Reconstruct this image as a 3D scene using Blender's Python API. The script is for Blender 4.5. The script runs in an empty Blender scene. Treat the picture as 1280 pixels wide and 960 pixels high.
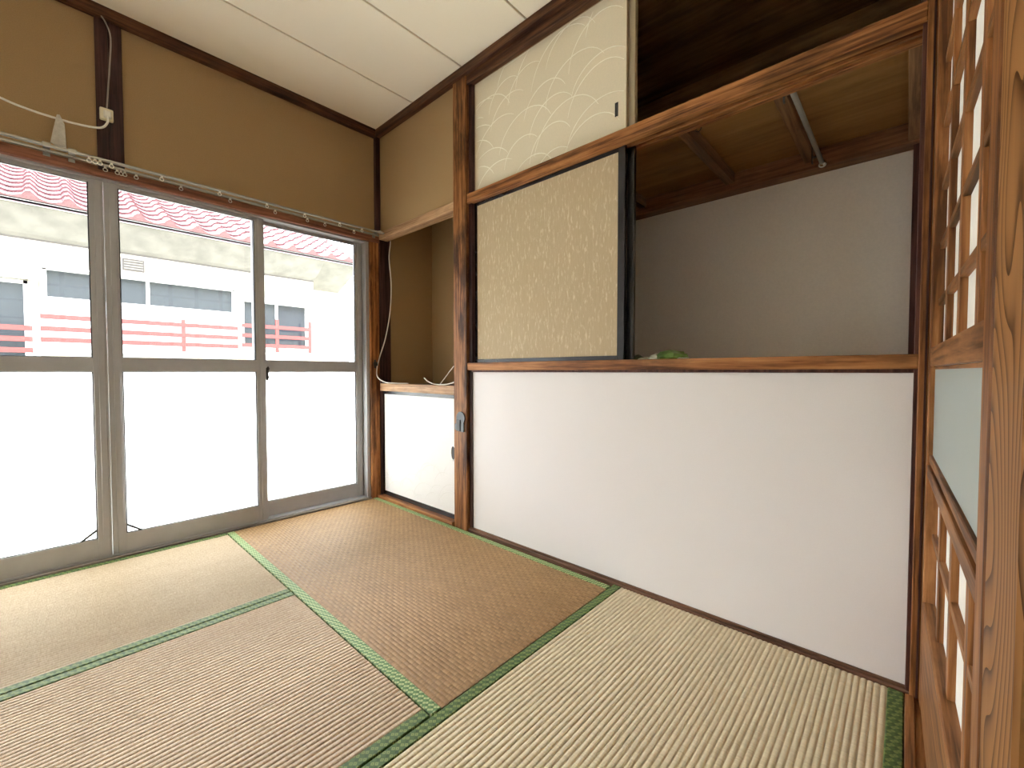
import bpy, bmesh, math, random
from mathutils import Vector, Matrix, noise as mnoise

random.seed(7)
scene = bpy.context.scene
COL = scene.collection

# ------------------------------------------------------------------ camera
cam_d = bpy.data.cameras.new('camera')
cam_d.sensor_width = 36.0
cam_d.lens = 36.0 * 536.75 / 1280.0
cam_d.clip_start = 0.01
cam = bpy.data.objects.new('camera', cam_d)
cam.location = (2.5612, -1.491, 0.8303)
cam.rotation_euler = (math.radians(90 - 1.698), 0, math.radians(42.658))
COL.objects.link(cam)
scene.camera = cam

# ------------------------------------------------------------------ light: bright overcast sky, hazy sun behind the neighbour
world = bpy.data.worlds.new('overcast_sky')
scene.world = world
world.use_nodes = True
wn = world.node_tree.nodes
wn['Background'].inputs[0].default_value = (0.95, 0.965, 1.06, 1)
wn['Background'].inputs[1].default_value = 5.0

sun_d = bpy.data.lights.new('hazy_sun_offscreen', 'SUN')
sun_d.energy = 4.0
sun_d.angle = math.radians(45)
sun_d.color = (1.0, 0.97, 0.92)
sun = bpy.data.objects.new('hazy_sun_offscreen', sun_d)
sun.rotation_euler = (0, math.radians(-25), math.radians(8))
sun.location = (-6, -1, 8)
COL.objects.link(sun)

vs = scene.view_settings
vs.view_transform = 'Standard'
vs.look = 'None'
vs.exposure = 1.52
vs.gamma = 1.0
vs.use_curve_mapping = False
scene.cycles.max_bounces = 14
scene.cycles.diffuse_bounces = 8
scene.cycles.transmission_bounces = 10
scene.cycles.transparent_max_bounces = 16
scene.cycles.use_denoising = True
scene.cycles.sample_clamp_indirect = 10.0

# ------------------------------------------------------------------ material helpers
MATS = {}


def new_mat(name):
    m = bpy.data.materials.new(name)
    m.use_nodes = True
    MATS[name] = m
    nt = m.node_tree
    return m, nt, nt.nodes['Principled BSDF']


def N(nt, kind, **kw):
    n = nt.nodes.new(kind)
    for k, v in kw.items():
        if k in n.inputs:
            n.inputs[k].default_value = v
        else:
            setattr(n, k, v)
    return n


def math_n(nt, op, a, b=None, clamp=False):
    n = nt.nodes.new('ShaderNodeMath')
    n.operation = op
    n.use_clamp = clamp
    for i, v in enumerate((a, b)):
        if v is None:
            continue
        if isinstance(v, (int, float)):
            n.inputs[i].default_value = v
        else:
            nt.links.new(v, n.inputs[i])
    return n.outputs[0]


def ramp(nt, fac, stops):
    n = nt.nodes.new('ShaderNodeValToRGB')
    els = n.color_ramp.elements
    while len(els) < len(stops):
        els.new(0.5)
    for e, (p, c) in zip(els, stops):
        e.position = p
        e.color = (*c, 1) if len(c) == 3 else c
    nt.links.new(fac, n.inputs[0])
    return n.outputs[0]


def mixc(nt, fac, a, b, mode='MIX'):
    n = nt.nodes.new('ShaderNodeMix')
    n.data_type = 'RGBA'
    n.blend_type = mode
    for sock, v in ((n.inputs[0], fac), (n.inputs[6], a), (n.inputs[7], b)):
        if isinstance(v, (int, float)):
            sock.default_value = v
        elif isinstance(v, tuple):
            sock.default_value = (*v, 1) if len(v) == 3 else v
        else:
            nt.links.new(v, sock)
    return n.outputs[2]


def coords(nt, scale=(1, 1, 1), rnd=0.0):
    tc = nt.nodes.new('ShaderNodeTexCoord')
    mp = nt.nodes.new('ShaderNodeMapping')
    mp.inputs['Scale'].default_value = scale
    src = tc.outputs['Object']
    if rnd:
        oi = nt.nodes.new('ShaderNodeObjectInfo')
        va = nt.nodes.new('ShaderNodeVectorMath')
        va.operation = 'ADD'
        sc = math_n(nt, 'MULTIPLY', oi.outputs['Random'], rnd)
        nt.links.new(src, va.inputs[0])
        nt.links.new(sc, va.inputs[1])
        src = va.outputs[0]
    nt.links.new(src, mp.inputs['Vector'])
    return mp.outputs[0]


def noise_n(nt, vec, scale, detail=4.0, rough=0.55, dist=0.0):
    n = nt.nodes.new('ShaderNodeTexNoise')
    n.inputs['Scale'].default_value = scale
    n.inputs['Detail'].default_value = detail
    n.inputs['Roughness'].default_value = rough
    n.inputs['Distortion'].default_value = dist
    nt.links.new(vec, n.inputs['Vector'])
    return n.outputs['Fac']


def bump(nt, bsdf, h, strength, dist):
    b = nt.nodes.new('ShaderNodeBump')
    b.inputs['Strength'].default_value = strength
    b.inputs['Distance'].default_value = dist
    nt.links.new(h, b.inputs['Height'])
    nt.links.new(b.outputs[0], bsdf.inputs['Normal'])


def plain(name, col, rough=0.5, metal=0.0, var=0.06, scale=30.0, bumpd=0.0, spec=None):
    m, nt, b = new_mat(name)
    v = coords(nt)
    f = noise_n(nt, v, scale, 4)
    lo = tuple(max(0, c * (1 - var)) for c in col)
    hi = tuple(min(1, c * (1 + var)) for c in col)
    nt.links.new(ramp(nt, f, [(0.3, lo), (0.7, hi)]), b.inputs['Base Color'])
    b.inputs['Roughness'].default_value = rough
    b.inputs['Metallic'].default_value = metal
    if spec is not None:
        b.inputs['Specular IOR Level'].default_value = spec
    if bumpd:
        bump(nt, b, f, 0.5, bumpd)
    return m


def wood(name, dark, mid, light, axis='x', rough=0.5, fine=45.0, stain=0.5, bumpd=0.0008, spec=0.2):
    m, nt, b = new_mat(name)
    s = {'x': (0.045, 1, 1), 'y': (1, 0.045, 1), 'z': (1, 1, 0.045)}[axis]
    v = coords(nt, s, rnd=9.0)
    f1 = noise_n(nt, v, fine, 6, 0.6, 0.8)
    f2 = noise_n(nt, v, fine * 3.1, 3, 0.6, 0.2)
    f = math_n(nt, 'ADD', math_n(nt, 'MULTIPLY', f1, 0.7), math_n(nt, 'MULTIPLY', f2, 0.3))
    c = ramp(nt, f, [(0.40, dark), (0.50, mid), (0.61, light)])
    s2 = {'x': (0.35, 1, 1), 'y': (1, 0.35, 1), 'z': (1, 1, 0.35)}[axis]
    v2 = coords(nt, s2, rnd=5.0)
    st = noise_n(nt, v2, 9.0, 5, 0.65)
    stc = ramp(nt, st, [(0.36, (1 - stain, 1 - stain, 1 - stain)), (0.50, (1, 1, 1))])
    nt.links.new(mixc(nt, 1.0, c, stc, 'MULTIPLY'), b.inputs['Base Color'])
    b.inputs['Roughness'].default_value = rough
    b.inputs['Specular IOR Level'].default_value = spec
    bump(nt, b, f, 0.6, bumpd)
    return m


def ring_wood(name, dark, light, rough=0.5):
    """Broad flame grain of plain sawn softwood, running along z."""
    m, nt, b = new_mat(name)
    tc = nt.nodes.new('ShaderNodeTexCoord')
    sep = nt.nodes.new('ShaderNodeSeparateXYZ')
    nt.links.new(tc.outputs['Object'], sep.inputs[0])
    v = coords(nt, (1, 1, 0.33), rnd=3.0)
    n1 = noise_n(nt, v, 12.0, 1, 0.4, 0.1)
    across = math_n(nt, 'MULTIPLY', sep.outputs[1], 85.0)
    arg = math_n(nt, 'ADD', across, math_n(nt, 'MULTIPLY', n1, 17.0))
    saw = math_n(nt, 'FRACT', arg)
    v2 = coords(nt, (1, 1, 0.06), rnd=3.0)
    n2 = noise_n(nt, v2, 170.0, 3, 0.6)
    f = math_n(nt, 'ADD', math_n(nt, 'MULTIPLY', math_n(nt, 'POWER', saw, 2.6), 0.85), math_n(nt, 'MULTIPLY', n2, 0.35))
    midc = tuple((a + c * 2) / 3 for a, c in zip(dark, light))
    nt.links.new(ramp(nt, f, [(0.12, light), (0.45, midc), (0.95, dark)]), b.inputs['Base Color'])
    b.inputs['Roughness'].default_value = rough
    b.inputs['Specular IOR Level'].default_value = 0.12
    bump(nt, b, f, 0.35, 0.0008)
    return m


# ------------------------------------------------------------------ materials
plaster = plain('sand_plaster', (0.37, 0.25, 0.13), 0.95, var=0.07, scale=260, bumpd=0.0006, spec=0.1)
ceil_mat = plain('ceiling_board_paper', (0.92, 0.855, 0.72), 0.9, var=0.03, scale=420, bumpd=0.0003, spec=0.1)
white_panel = plain('white_wallpaper_panel', (0.80, 0.775, 0.775), 0.85, var=0.015, scale=300, bumpd=0.0002, spec=0.15)
closet_paper = plain('closet_back_paper', (0.88, 0.84, 0.77), 0.9, var=0.03, scale=120, spec=0.1)
W_pillar = wood('worn_cedar_upright', (0.077, 0.027, 0.009), (0.225, 0.088, 0.029), (0.378, 0.168, 0.062), 'z', stain=0.7, fine=70)
W_beam_x = wood('brown_cedar_beam', (0.117, 0.040, 0.014), (0.324, 0.132, 0.045), (0.468, 0.216, 0.080), 'x', stain=0.45)
W_beam_pale = wood('pale_cedar_beam', (0.27, 0.15, 0.075), (0.44, 0.26, 0.14), (0.55, 0.36, 0.21), 'x', stain=0.35)
W_dark_x = wood('dark_stained_beam_x', (0.035, 0.013, 0.007), (0.085, 0.034, 0.017), (0.15, 0.065, 0.03), 'x', stain=0.4)
W_dark_y = wood('dark_stained_beam_y', (0.035, 0.013, 0.007), (0.085, 0.034, 0.017), (0.15, 0.065, 0.03), 'y', stain=0.4)
W_dark_z = wood('dark_stained_post', (0.025, 0.012, 0.012), (0.055, 0.024, 0.022), (0.085, 0.04, 0.035), 'z', stain=0.4)
W_red_y = wood('reddish_window_head', (0.13, 0.05, 0.03), (0.27, 0.11, 0.065), (0.36, 0.16, 0.095), 'y', stain=0.35)
W_jamb = wood('orange_window_jamb', (0.144, 0.044, 0.014), (0.378, 0.144, 0.045), (0.504, 0.224, 0.080), 'z', stain=0.55)
W_red_strip = wood('reddish_edge_strip', (0.045, 0.015, 0.012), (0.08, 0.03, 0.024), (0.12, 0.05, 0.038), 'z', stain=0.3)
W_floor_x = wood('kick_board_wood', (0.07, 0.035, 0.02), (0.15, 0.075, 0.045), (0.23, 0.12, 0.075), 'x', stain=0.3)
W_sill_grey = wood('weathered_sill_wood', (0.12, 0.10, 0.08), (0.22, 0.185, 0.15), (0.32, 0.27, 0.22), 'y', stain=0.4)
W_inner = wood('closet_plywood', (0.25, 0.12, 0.035), (0.32, 0.165, 0.05), (0.38, 0.205, 0.07), 'x', stain=0.25, fine=12)
W_inner_y = wood('closet_joist_wood', (0.13, 0.065, 0.028), (0.22, 0.11, 0.05), (0.30, 0.16, 0.075), 'y', stain=0.3)
W_ledge = wood('closet_ledge_wood', (0.14, 0.06, 0.03), (0.23, 0.105, 0.05), (0.31, 0.15, 0.075), 'x', stain=0.3)
W_upper = wood('upper_closet_dark_board', (0.16, 0.09, 0.04), (0.25, 0.145, 0.06), (0.33, 0.20, 0.09), 'x', stain=0.4, fine=14)
W_door_z = wood('lattice_door_upright_wood', (0.099, 0.036, 0.012), (0.261, 0.104, 0.035), (0.405, 0.184, 0.069), 'z', stain=0.4)
W_door_y = wood('lattice_door_rail_wood', (0.099, 0.039, 0.014), (0.243, 0.104, 0.038), (0.378, 0.176, 0.069), 'y', stain=0.35)
W_ring = ring_wood('flame_grain_stile', (0.085, 0.030, 0.008), (0.34, 0.158, 0.052))
black_lacquer = plain('black_lacquer', (0.018, 0.018, 0.022), 0.25, var=0.1)
edge_wood = plain('pale_leaf_edge_wood', (0.40, 0.30, 0.17), 0.6, var=0.15, scale=60)
alu = plain('brushed_aluminium', (0.40, 0.40, 0.41), 0.42, 0.25, var=0.05, scale=14)
alu_dark = plain('rubber_gasket', (0.03, 0.03, 0.032), 0.6, var=0.1)
steel_grey = plain('grey_latch_metal', (0.07, 0.073, 0.077), 0.45, 0.3, var=0.12)
dark_iron = plain('dark_iron', (0.045, 0.042, 0.042), 0.42, 0.6, var=0.15)
rod_metal = plain('dull_steel_rod', (0.30, 0.285, 0.25), 0.4, 0.4, var=0.08)
chrome = plain('chrome', (0.75, 0.75, 0.73), 0.18, 1.0, var=0.03)
rail_metal = plain('cream_curtain_rail', (0.52, 0.51, 0.47), 0.25, 0.5, var=0.05)
runner_plastic = plain('runner_plastic', (0.72, 0.69, 0.60), 0.4, 0.0, var=0.05)
cable_white = plain('white_cable', (0.82, 0.80, 0.74), 0.4, var=0.03)
cable_grey = plain('grey_cable', (0.36, 0.32, 0.28), 0.6, var=0.08)
plug_cream = plain('cream_plastic', (0.78, 0.72, 0.54), 0.4, var=0.04)
tag_paper = plain('grey_tag_paper', (0.50, 0.475, 0.42), 0.8, var=0.12, scale=90)
bag_green = plain('green_plastic_bag', (0.13, 0.23, 0.05), 0.3, var=0.5, scale=30)
bag_white = plain('white_plastic_film', (0.72, 0.76, 0.66), 0.3, var=0.1)
bag_dark = plain('dark_green_wrap', (0.05, 0.075, 0.03), 0.4, var=0.4, scale=40)
door_paper = plain('white_door_paper', (0.90, 0.89, 0.84), 0.85, var=0.02, scale=80)
bounce_paper = plain('offwhite_bounce_paper', (0.82, 0.78, 0.70), 0.9, var=0.02)  # off-white put on the unseen walls to bounce more light into the room
light_block_mat = plain('light_block_paper', (0.45, 0.41, 0.35), 0.9, var=0.04)
fus_white = plain('cream_fusuma_paper', (0.76, 0.69, 0.54), 0.85, var=0.03, scale=140, spec=0.15)
fus_line = plain('cream_fusuma_emboss', (0.95, 0.91, 0.78), 0.6, var=0.02)
fus_small = plain('white_fusuma_paper', (0.78, 0.77, 0.76), 0.7, var=0.015, scale=140, spec=0.2)
fus_small_line = plain('white_fusuma_emboss', (0.70, 0.69, 0.67), 0.6, var=0.02)

# beige fusuma with vertical pale flecks
m, nt, b = new_mat('beige_flecked_paper')
v = coords(nt, (1, 1, 0.30))
f1 = noise_n(nt, v, 105, 3, 0.6)
f2 = noise_n(nt, coords(nt, (1, 1, 0.12)), 230, 2, 0.5)
c = ramp(nt, f1, [(0.54, (0.51, 0.412, 0.272)), (0.63, (0.59, 0.50, 0.345)), (0.72, (0.69, 0.605, 0.44))])
c = mixc(nt, 1.0, c, ramp(nt, f2, [(0.3, (0.93, 0.92, 0.90)), (0.7, (1, 1, 1))]), 'MULTIPLY')
nt.links.new(c, b.inputs['Base Color'])
b.inputs['Roughness'].default_value = 0.8
b.inputs['Specular IOR Level'].default_value = 0.2
fus_beige = m

# clear and frosted window glass
m, nt, b = new_mat('clear_glass')
nt.nodes.remove(b)
tr = N(nt, 'ShaderNodeBsdfTransparent')
tr.inputs[0].default_value = (0.97, 0.985, 0.98, 1)
gl = N(nt, 'ShaderNodeBsdfGlossy')
gl.inputs['Roughness'].default_value = 0.02
fr = N(nt, 'ShaderNodeFresnel')
fr.inputs[0].default_value = 1.30
mx = N(nt, 'ShaderNodeMixShader')
nt.links.new(fr.outputs[0], mx.inputs[0])
nt.links.new(tr.outputs[0], mx.inputs[1])
nt.links.new(gl.outputs[0], mx.inputs[2])
nt.links.new(mx.outputs[0], nt.nodes['Material Output'].inputs[0])
clear_glass = m

m, nt, b = new_mat('frosted_glass')
nt.nodes.remove(b)
rf = N(nt, 'ShaderNodeBsdfRefraction')
rf.inputs['Color'].default_value = (0.97, 0.985, 0.97, 1)
rf.inputs['Roughness'].default_value = 0.30
rf.inputs['IOR'].default_value = 1.15
tl = N(nt, 'ShaderNodeBsdfTranslucent')
tl.inputs['Color'].default_value = (0.95, 0.97, 0.95, 1)
mx = N(nt, 'ShaderNodeMixShader')
mx.inputs[0].default_value = 0.85
nt.links.new(rf.outputs[0], mx.inputs[1])
nt.links.new(tl.outputs[0], mx.inputs[2])
fv = noise_n(nt, coords(nt), 160, 2)
bp = N(nt, 'ShaderNodeBump')
bp.inputs['Strength'].default_value = 0.3
bp.inputs['Distance'].default_value = 0.001
nt.links.new(fv, bp.inputs['Height'])
nt.links.new(bp.outputs[0], rf.inputs['Normal'])
nt.links.new(mx.outputs[0], nt.nodes['Material Output'].inputs[0])
frosted_glass = m

# frosted pane of the inner lattice door (enclosed space behind it)
m, nt, b = new_mat('greenish_frosted_pane')
b.inputs['Base Color'].default_value = (0.50, 0.57, 0.56, 1)
b.inputs['Roughness'].default_value = 0.45
b.inputs['Transmission Weight'].default_value = 0.25
b.inputs['Specular IOR Level'].default_value = 0.3
bump(nt, b, noise_n(nt, coords(nt), 300, 2), 0.2, 0.0005)
door_glass = m


def tatami_mat(name, dark, mid, light, along, period, cell, cellvar):
    """Rush weave: fine strands across each rib, a different tone per stitch."""
    m, nt, b = new_mat(name)
    tc = nt.nodes.new('ShaderNodeTexCoord')
    sep = nt.nodes.new('ShaderNodeSeparateXYZ')
    nt.links.new(tc.outputs['Object'], sep.inputs[0])
    al = sep.outputs[0] if along == 'x' else sep.outputs[1]
    ac = sep.outputs[1] if along == 'x' else sep.outputs[0]
    rib = math_n(nt, 'FLOOR', math_n(nt, 'DIVIDE', ac, period))
    off = math_n(nt, 'MULTIPLY', math_n(nt, 'FRACT', math_n(nt, 'MULTIPLY', rib, 0.5)), 0.0)
    pos = math_n(nt, 'ADD', math_n(nt, 'DIVIDE', al, cell), off)
    cel = math_n(nt, 'FLOOR', pos)
    cmb = nt.nodes.new('ShaderNodeCombineXYZ')
    nt.links.new(rib, cmb.inputs[0])
    nt.links.new(cel, cmb.inputs[1])
    wnz = nt.nodes.new('ShaderNodeTexWhiteNoise')
    nt.links.new(cmb.outputs[0], wnz.inputs['Vector'])
    # strands: strongly stretched noise across the ribs, shifted per rib
    cmb2 = nt.nodes.new('ShaderNodeCombineXYZ')
    nt.links.new(math_n(nt, 'MULTIPLY', al, 260.0), cmb2.inputs[0])
    nt.links.new(math_n(nt, 'MULTIPLY', rib, 3.7), cmb2.inputs[1])
    nz = nt.nodes.new('ShaderNodeTexNoise')
    nz.inputs['Scale'].default_value = 1.0
    nz.inputs['Detail'].default_value = 2
    nt.links.new(cmb2.outputs[0], nz.inputs['Vector'])
    sv = (3, 3, 1) if along == 'x' else (3, 1.2, 1)
    big = noise_n(nt, coords(nt, sv), 3.0, 4)
    chk = math_n(nt, 'MULTIPLY', math_n(nt, 'FRACT', math_n(nt, 'MULTIPLY', math_n(nt, 'ADD', rib, cel), 0.5)), 2.0)
    tone = math_n(nt, 'ADD', math_n(nt, 'MULTIPLY', wnz.outputs['Value'], 0.45), math_n(nt, 'MULTIPLY', chk, 0.55))
    f = math_n(nt, 'ADD', math_n(nt, 'MULTIPLY', tone, cellvar), math_n(nt, 'MULTIPLY', nz.outputs['Fac'], 0.80 - cellvar))
    f = math_n(nt, 'ADD', f, math_n(nt, 'MULTIPLY', big, 0.20))
    col = ramp(nt, f, [(0.25, dark), (0.5, mid), (0.75, light)])
    # dark stitch line between cells
    ed = math_n(nt, 'ABSOLUTE', math_n(nt, 'SUBTRACT', math_n(nt, 'FRACT', pos), 0.5))
    edge = math_n(nt, 'GREATER_THAN', ed, 0.46)
    col = mixc(nt, math_n(nt, 'MULTIPLY', edge, cellvar * 0.7), col, dark)
    nt.links.new(col, b.inputs['Base Color'])
    b.inputs['Roughness'].default_value = 0.55
    b.inputs['Specular IOR Level'].default_value = 0.3
    bump(nt, b, nz.outputs['Fac'], 0.35, 0.001)
    return m


RIB = 0.0138
T_win = tatami_mat('rush_sun_bleached', (0.38, 0.28, 0.175), (0.47, 0.365, 0.24), (0.56, 0.45, 0.31), 'y', RIB, 0.022, 0.10)
T_mid = tatami_mat('rush_pale_tan', (0.36, 0.25, 0.155), (0.45, 0.335, 0.22), (0.54, 0.42, 0.285), 'y', RIB, 0.022, 0.10)
T_right = tatami_mat('rush_straw', (0.50, 0.41, 0.255), (0.61, 0.52, 0.345), (0.71, 0.62, 0.43), 'y', RIB, 0.022, 0.12)
T_brown = tatami_mat('rush_aged_brown', (0.18, 0.10, 0.037), (0.275, 0.158, 0.064), (0.385, 0.235, 0.105), 'x', 0.0135, 0.021, 0.20)
T_core = plain('tatami_core_straw', (0.42, 0.33, 0.18), 0.9, var=0.2)


def heri_mat(name, base, pale, dark, along, p, sel_rows):
    """Green brocade edging with a grid of small diamonds."""
    m, nt, b = new_mat(name)
    tc = nt.nodes.new('ShaderNodeTexCoord')
    sep = nt.nodes.new('ShaderNodeSeparateXYZ')
    nt.links.new(tc.outputs['Object'], sep.inputs[0])
    u = sep.outputs[0] if along == 'x' else sep.outputs[1]
    w = sep.outputs[1] if along == 'x' else sep.outputs[0]
    a = math_n(nt, 'DIVIDE', math_n(nt, 'ADD', u, w), p)
    c = math_n(nt, 'DIVIDE', math_n(nt, 'SUBTRACT', u, w), p)
    fa = math_n(nt, 'ABSOLUTE', math_n(nt, 'SUBTRACT', math_n(nt, 'FRACT', a), 0.5))
    fc = math_n(nt, 'ABSOLUTE', math_n(nt, 'SUBTRACT', math_n(nt, 'FRACT', c), 0.5))
    mm = math_n(nt, 'MAXIMUM', fa, fc)
    ia = math_n(nt, 'FLOOR', a)
    ic = math_n(nt, 'FLOOR', c)
    sm = math_n(nt, 'FLOORED_MODULO', math_n(nt, 'ADD', ia, math_n(nt, 'MULTIPLY', ic, 2.0)), 4.0)
    on_p = math_n(nt, 'LESS_THAN', sm, sel_rows)
    ring = math_n(nt, 'MULTIPLY', math_n(nt, 'LESS_THAN', mm, 0.40), math_n(nt, 'GREATER_THAN', mm, 0.13))
    grid = math_n(nt, 'GREATER_THAN', mm, 0.46)
    col = mixc(nt, math_n(nt, 'MULTIPLY', ring, math_n(nt, 'ADD', math_n(nt, 'MULTIPLY', on_p, 0.85), 0.0)), base, pale)
    inner = math_n(nt, 'MULTIPLY', math_n(nt, 'LESS_THAN', mm, 0.28), math_n(nt, 'SUBTRACT', 1.0, on_p))
    inner = math_n(nt, 'MULTIPLY', inner, math_n(nt, 'GREATER_THAN', mm, 0.14))
    inner = math_n(nt, 'MULTIPLY', inner, math_n(nt, 'GREATER_THAN', sm, 2.5))
    col = mixc(nt, inner, col, dark)
    col = mixc(nt, math_n(nt, 'MULTIPLY', grid, 0.35), col, dark)
    nt.links.new(col, b.inputs['Base Color'])
    b.inputs['Roughness'].default_value = 0.65
    bump(nt, b, noise_n(nt, coords(nt), 900, 2), 0.2, 0.0005)
    return m


H_bright = heri_mat('bright_green_brocade', (0.10, 0.195, 0.055), (0.52, 0.57, 0.26), (0.03, 0.065, 0.015), 'x', 0.0105, 1.5)
H_dark_y = heri_mat('deep_green_brocade', (0.06, 0.115, 0.025), (0.21, 0.26, 0.07), (0.018, 0.04, 0.008), 'y', 0.0125, 1.5)

# outdoor materials
nb_wall = plain('neighbour_cream_siding', (0.60, 0.57, 0.49), 0.7, var=0.05, scale=12)
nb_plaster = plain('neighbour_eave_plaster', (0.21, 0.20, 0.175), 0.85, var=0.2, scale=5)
nb_white = plain('neighbour_white_aluminium', (0.85, 0.85, 0.84), 0.4, var=0.02)
nb_glass = plain('neighbour_grey_glass', (0.045, 0.055, 0.062), 0.25, var=0.10, scale=60)
nb_glass2 = plain('neighbour_dark_glass', (0.04, 0.048, 0.058), 0.15, var=0.10, scale=20)
nb_milk = plain('neighbour_milk_glass', (0.82, 0.84, 0.83), 0.4, var=0.03)
nb_red = plain('neighbour_red_rail', (0.22, 0.05, 0.045), 0.5, var=0.1)
nb_tile = plain('red_glazed_tile', (0.13, 0.055, 0.06), 0.2, var=0.2, scale=18, spec=0.9)
nb_vent = plain('neighbour_vent_grey', (0.10, 0.09, 0.08), 0.6, var=0.1)
ground_mat = plain('mossy_ground', (0.36, 0.37, 0.32), 0.95, var=0.2, scale=3)
ext_mat = plain('exterior_stucco', (0.55, 0.52, 0.45), 0.9, var=0.08)

# ------------------------------------------------------------------ geometry helpers
def link(o):
    COL.objects.link(o)
    return o


def bm_box(bm, x0, x1, y0, y1, z0, z1, bev=0.0):
    vs_ = [bm.verts.new(p) for p in ((x0, y0, z0), (x1, y0, z0), (x1, y1, z0), (x0, y1, z0),
                                     (x0, y0, z1), (x1, y0, z1), (x1, y1, z1), (x0, y1, z1))]
    fs = [bm.faces.new([vs_[i] for i in q]) for q in ((0, 3, 2, 1), (4, 5, 6, 7), (0, 1, 5, 4), (1, 2, 6, 5), (2, 3, 7, 6), (3, 0, 4, 7))]
    if bev > 0:
        es = list({e for f in fs for e in f.edges})
        bmesh.ops.bevel(bm, geom=es, offset=bev, segments=1, affect='EDGES', profile=0.5)


def bm_tube(bm, pts, r, seg=8, caps=True, taper=None):
    pts = [Vector(p) for p in pts]
    rings = []
    up = None
    for i, p in enumerate(pts):
        t = (pts[min(i + 1, len(pts) - 1)] - pts[max(i - 1, 0)]).normalized()
        if up is None:
            a = Vector((0, 0, 1)) if abs(t.z) < 0.9 else Vector((1, 0, 0))
            up = t.cross(a).normalized()
        up = (up - t * up.dot(t)).normalized()
        w = t.cross(up)
        rr = r if taper is None else r * taper[i]
        rings.append([bm.verts.new(p + (up * math.cos(2 * math.pi * k / seg) + w * math.sin(2 * math.pi * k / seg)) * rr) for k in range(seg)])
    for A, B in zip(rings, rings[1:]):
        for k in range(seg):
            bm.faces.new((A[k], A[(k + 1) % seg], B[(k + 1) % seg], B[k]))
    if caps:
        bm.faces.new(rings[0][::-1])
        bm.faces.new(rings[-1])


def bm_prism(bm, poly, axis, a0, a1):
    """Extrude a 2D polygon along an axis (poly in the two other axes, in order)."""
    def P(u, v, a):
        return {'x': (a, u, v), 'y': (u, a, v), 'z': (u, v, a)}[axis]
    A = [bm.verts.new(P(u, v, a0)) for u, v in poly]
    B = [bm.verts.new(P(u, v, a1)) for u, v in poly]
    n = len(poly)
    for i in range(n):
        bm.faces.new((A[i], A[(i + 1) % n], B[(i + 1) % n], B[i]))
    bm.faces.new(A[::-1])
    bm.faces.new(B)


def smooth_curve(ctrl, n=8):
    """Catmull-Rom through control points."""
    c = [Vector(p) for p in ctrl]
    c = [c[0] * 2 - c[1]] + c + [c[-1] * 2 - c[-2]]
    out = []
    for i in range(1, len(c) - 2):
        for k in range(n):
            t = k / n
            p0, p1, p2, p3 = c[i - 1], c[i], c[i + 1], c[i + 2]
            out.append(0.5 * ((2 * p1) + (p2 - p0) * t + (2 * p0 - 5 * p1 + 4 * p2 - p3) * t * t + (3 * p1 - p0 - 3 * p2 + p3) * t ** 3))
    out.append(c[-2])
    return out


WM = {}


def wm(o):
    if o is None:
        return Matrix()
    if o.name not in WM:
        WM[o.name] = wm(o.parent) @ Matrix.LocRotScale(o.location, o.rotation_euler, o.scale)
    return WM[o.name]


def put(name, bm, mat, parent=None, local=False, smooth=False, origin=None):
    """One mesh object; geometry in world coordinates unless local."""
    bmesh.ops.recalc_face_normals(bm, faces=bm.faces[:])
    me = bpy.data.meshes.new(name)
    bm.to_mesh(me)
    bm.free()
    o = bpy.data.objects.new(name, me)
    me.materials.append(mat)
    if smooth:
        for p in me.polygons:
            p.use_smooth = True
    link(o)
    if parent is not None:
        o.parent = parent
        if not local:
            me.transform(wm(parent).inverted())
    elif origin is not None:
        me.transform(Matrix.Translation(-Vector(origin)))
        o.location = origin
    return o


def box(name, dims, mat, parent=None, bev=0.0015, local=False, **kw):
    bm = bmesh.new()
    ds = dims if isinstance(dims[0], (tuple, list)) else [dims]
    for d in ds:
        bm_box(bm, *d, bev=bev)
    if parent is None and 'origin' not in kw:
        d = ds[0]
        kw['origin'] = ((d[0] + d[1]) / 2, (d[2] + d[3]) / 2, d[4])
    return put(name, bm, mat, parent, local, **kw)


def tube(name, pts, r, mat, parent=None, seg=8, **kw):
    bm = bmesh.new()
    bm_tube(bm, pts, r, seg)
    if parent is None and 'origin' not in kw:
        kw['origin'] = tuple(pts[0])
    return put(name, bm, mat, parent, smooth=True, **kw)


def empty(name, loc, rz=0.0):
    e = bpy.data.objects.new(name, None)
    e.empty_display_size = 0.05
    e.location = loc
    e.rotation_euler = (0, 0, rz)
    return link(e)


def tag(o, label, cat, group=None):
    o['label'] = label
    o['category'] = cat
    if group:
        o['group'] = group
    return o


def struct(o, label, cat='trim'):
    o['kind'] = 'structure'
    o['label'] = label
    o['category'] = cat
    return o


CEIL = 2.376
YF = -2.62          # wall behind the camera
# ================================================================== ROOM SHELL
struct(box('floor', (-0.12, 3.9, YF - 0.1, 0.95, -0.12, -0.055), W_sill_grey, bev=0), 'bare wooden subfloor under the tatami mats', 'floor')

ce = struct(box('ceiling', (-0.12, 3.9, YF - 0.1, 0.95, CEIL + 0.012, CEIL + 0.08), W_upper, bev=0), 'cream boarded ceiling with narrow dark joints', 'ceiling')
cx = [0.0, 0.43, 0.862, 1.297, 1.735, 2.17, 2.66]
for i in range(6):
    box('ceiling_board', (cx[i] + 0.004, cx[i + 1] - 0.004, YF, 0.0, CEIL, CEIL + 0.012), ceil_mat, ce, bev=0.002)

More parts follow.
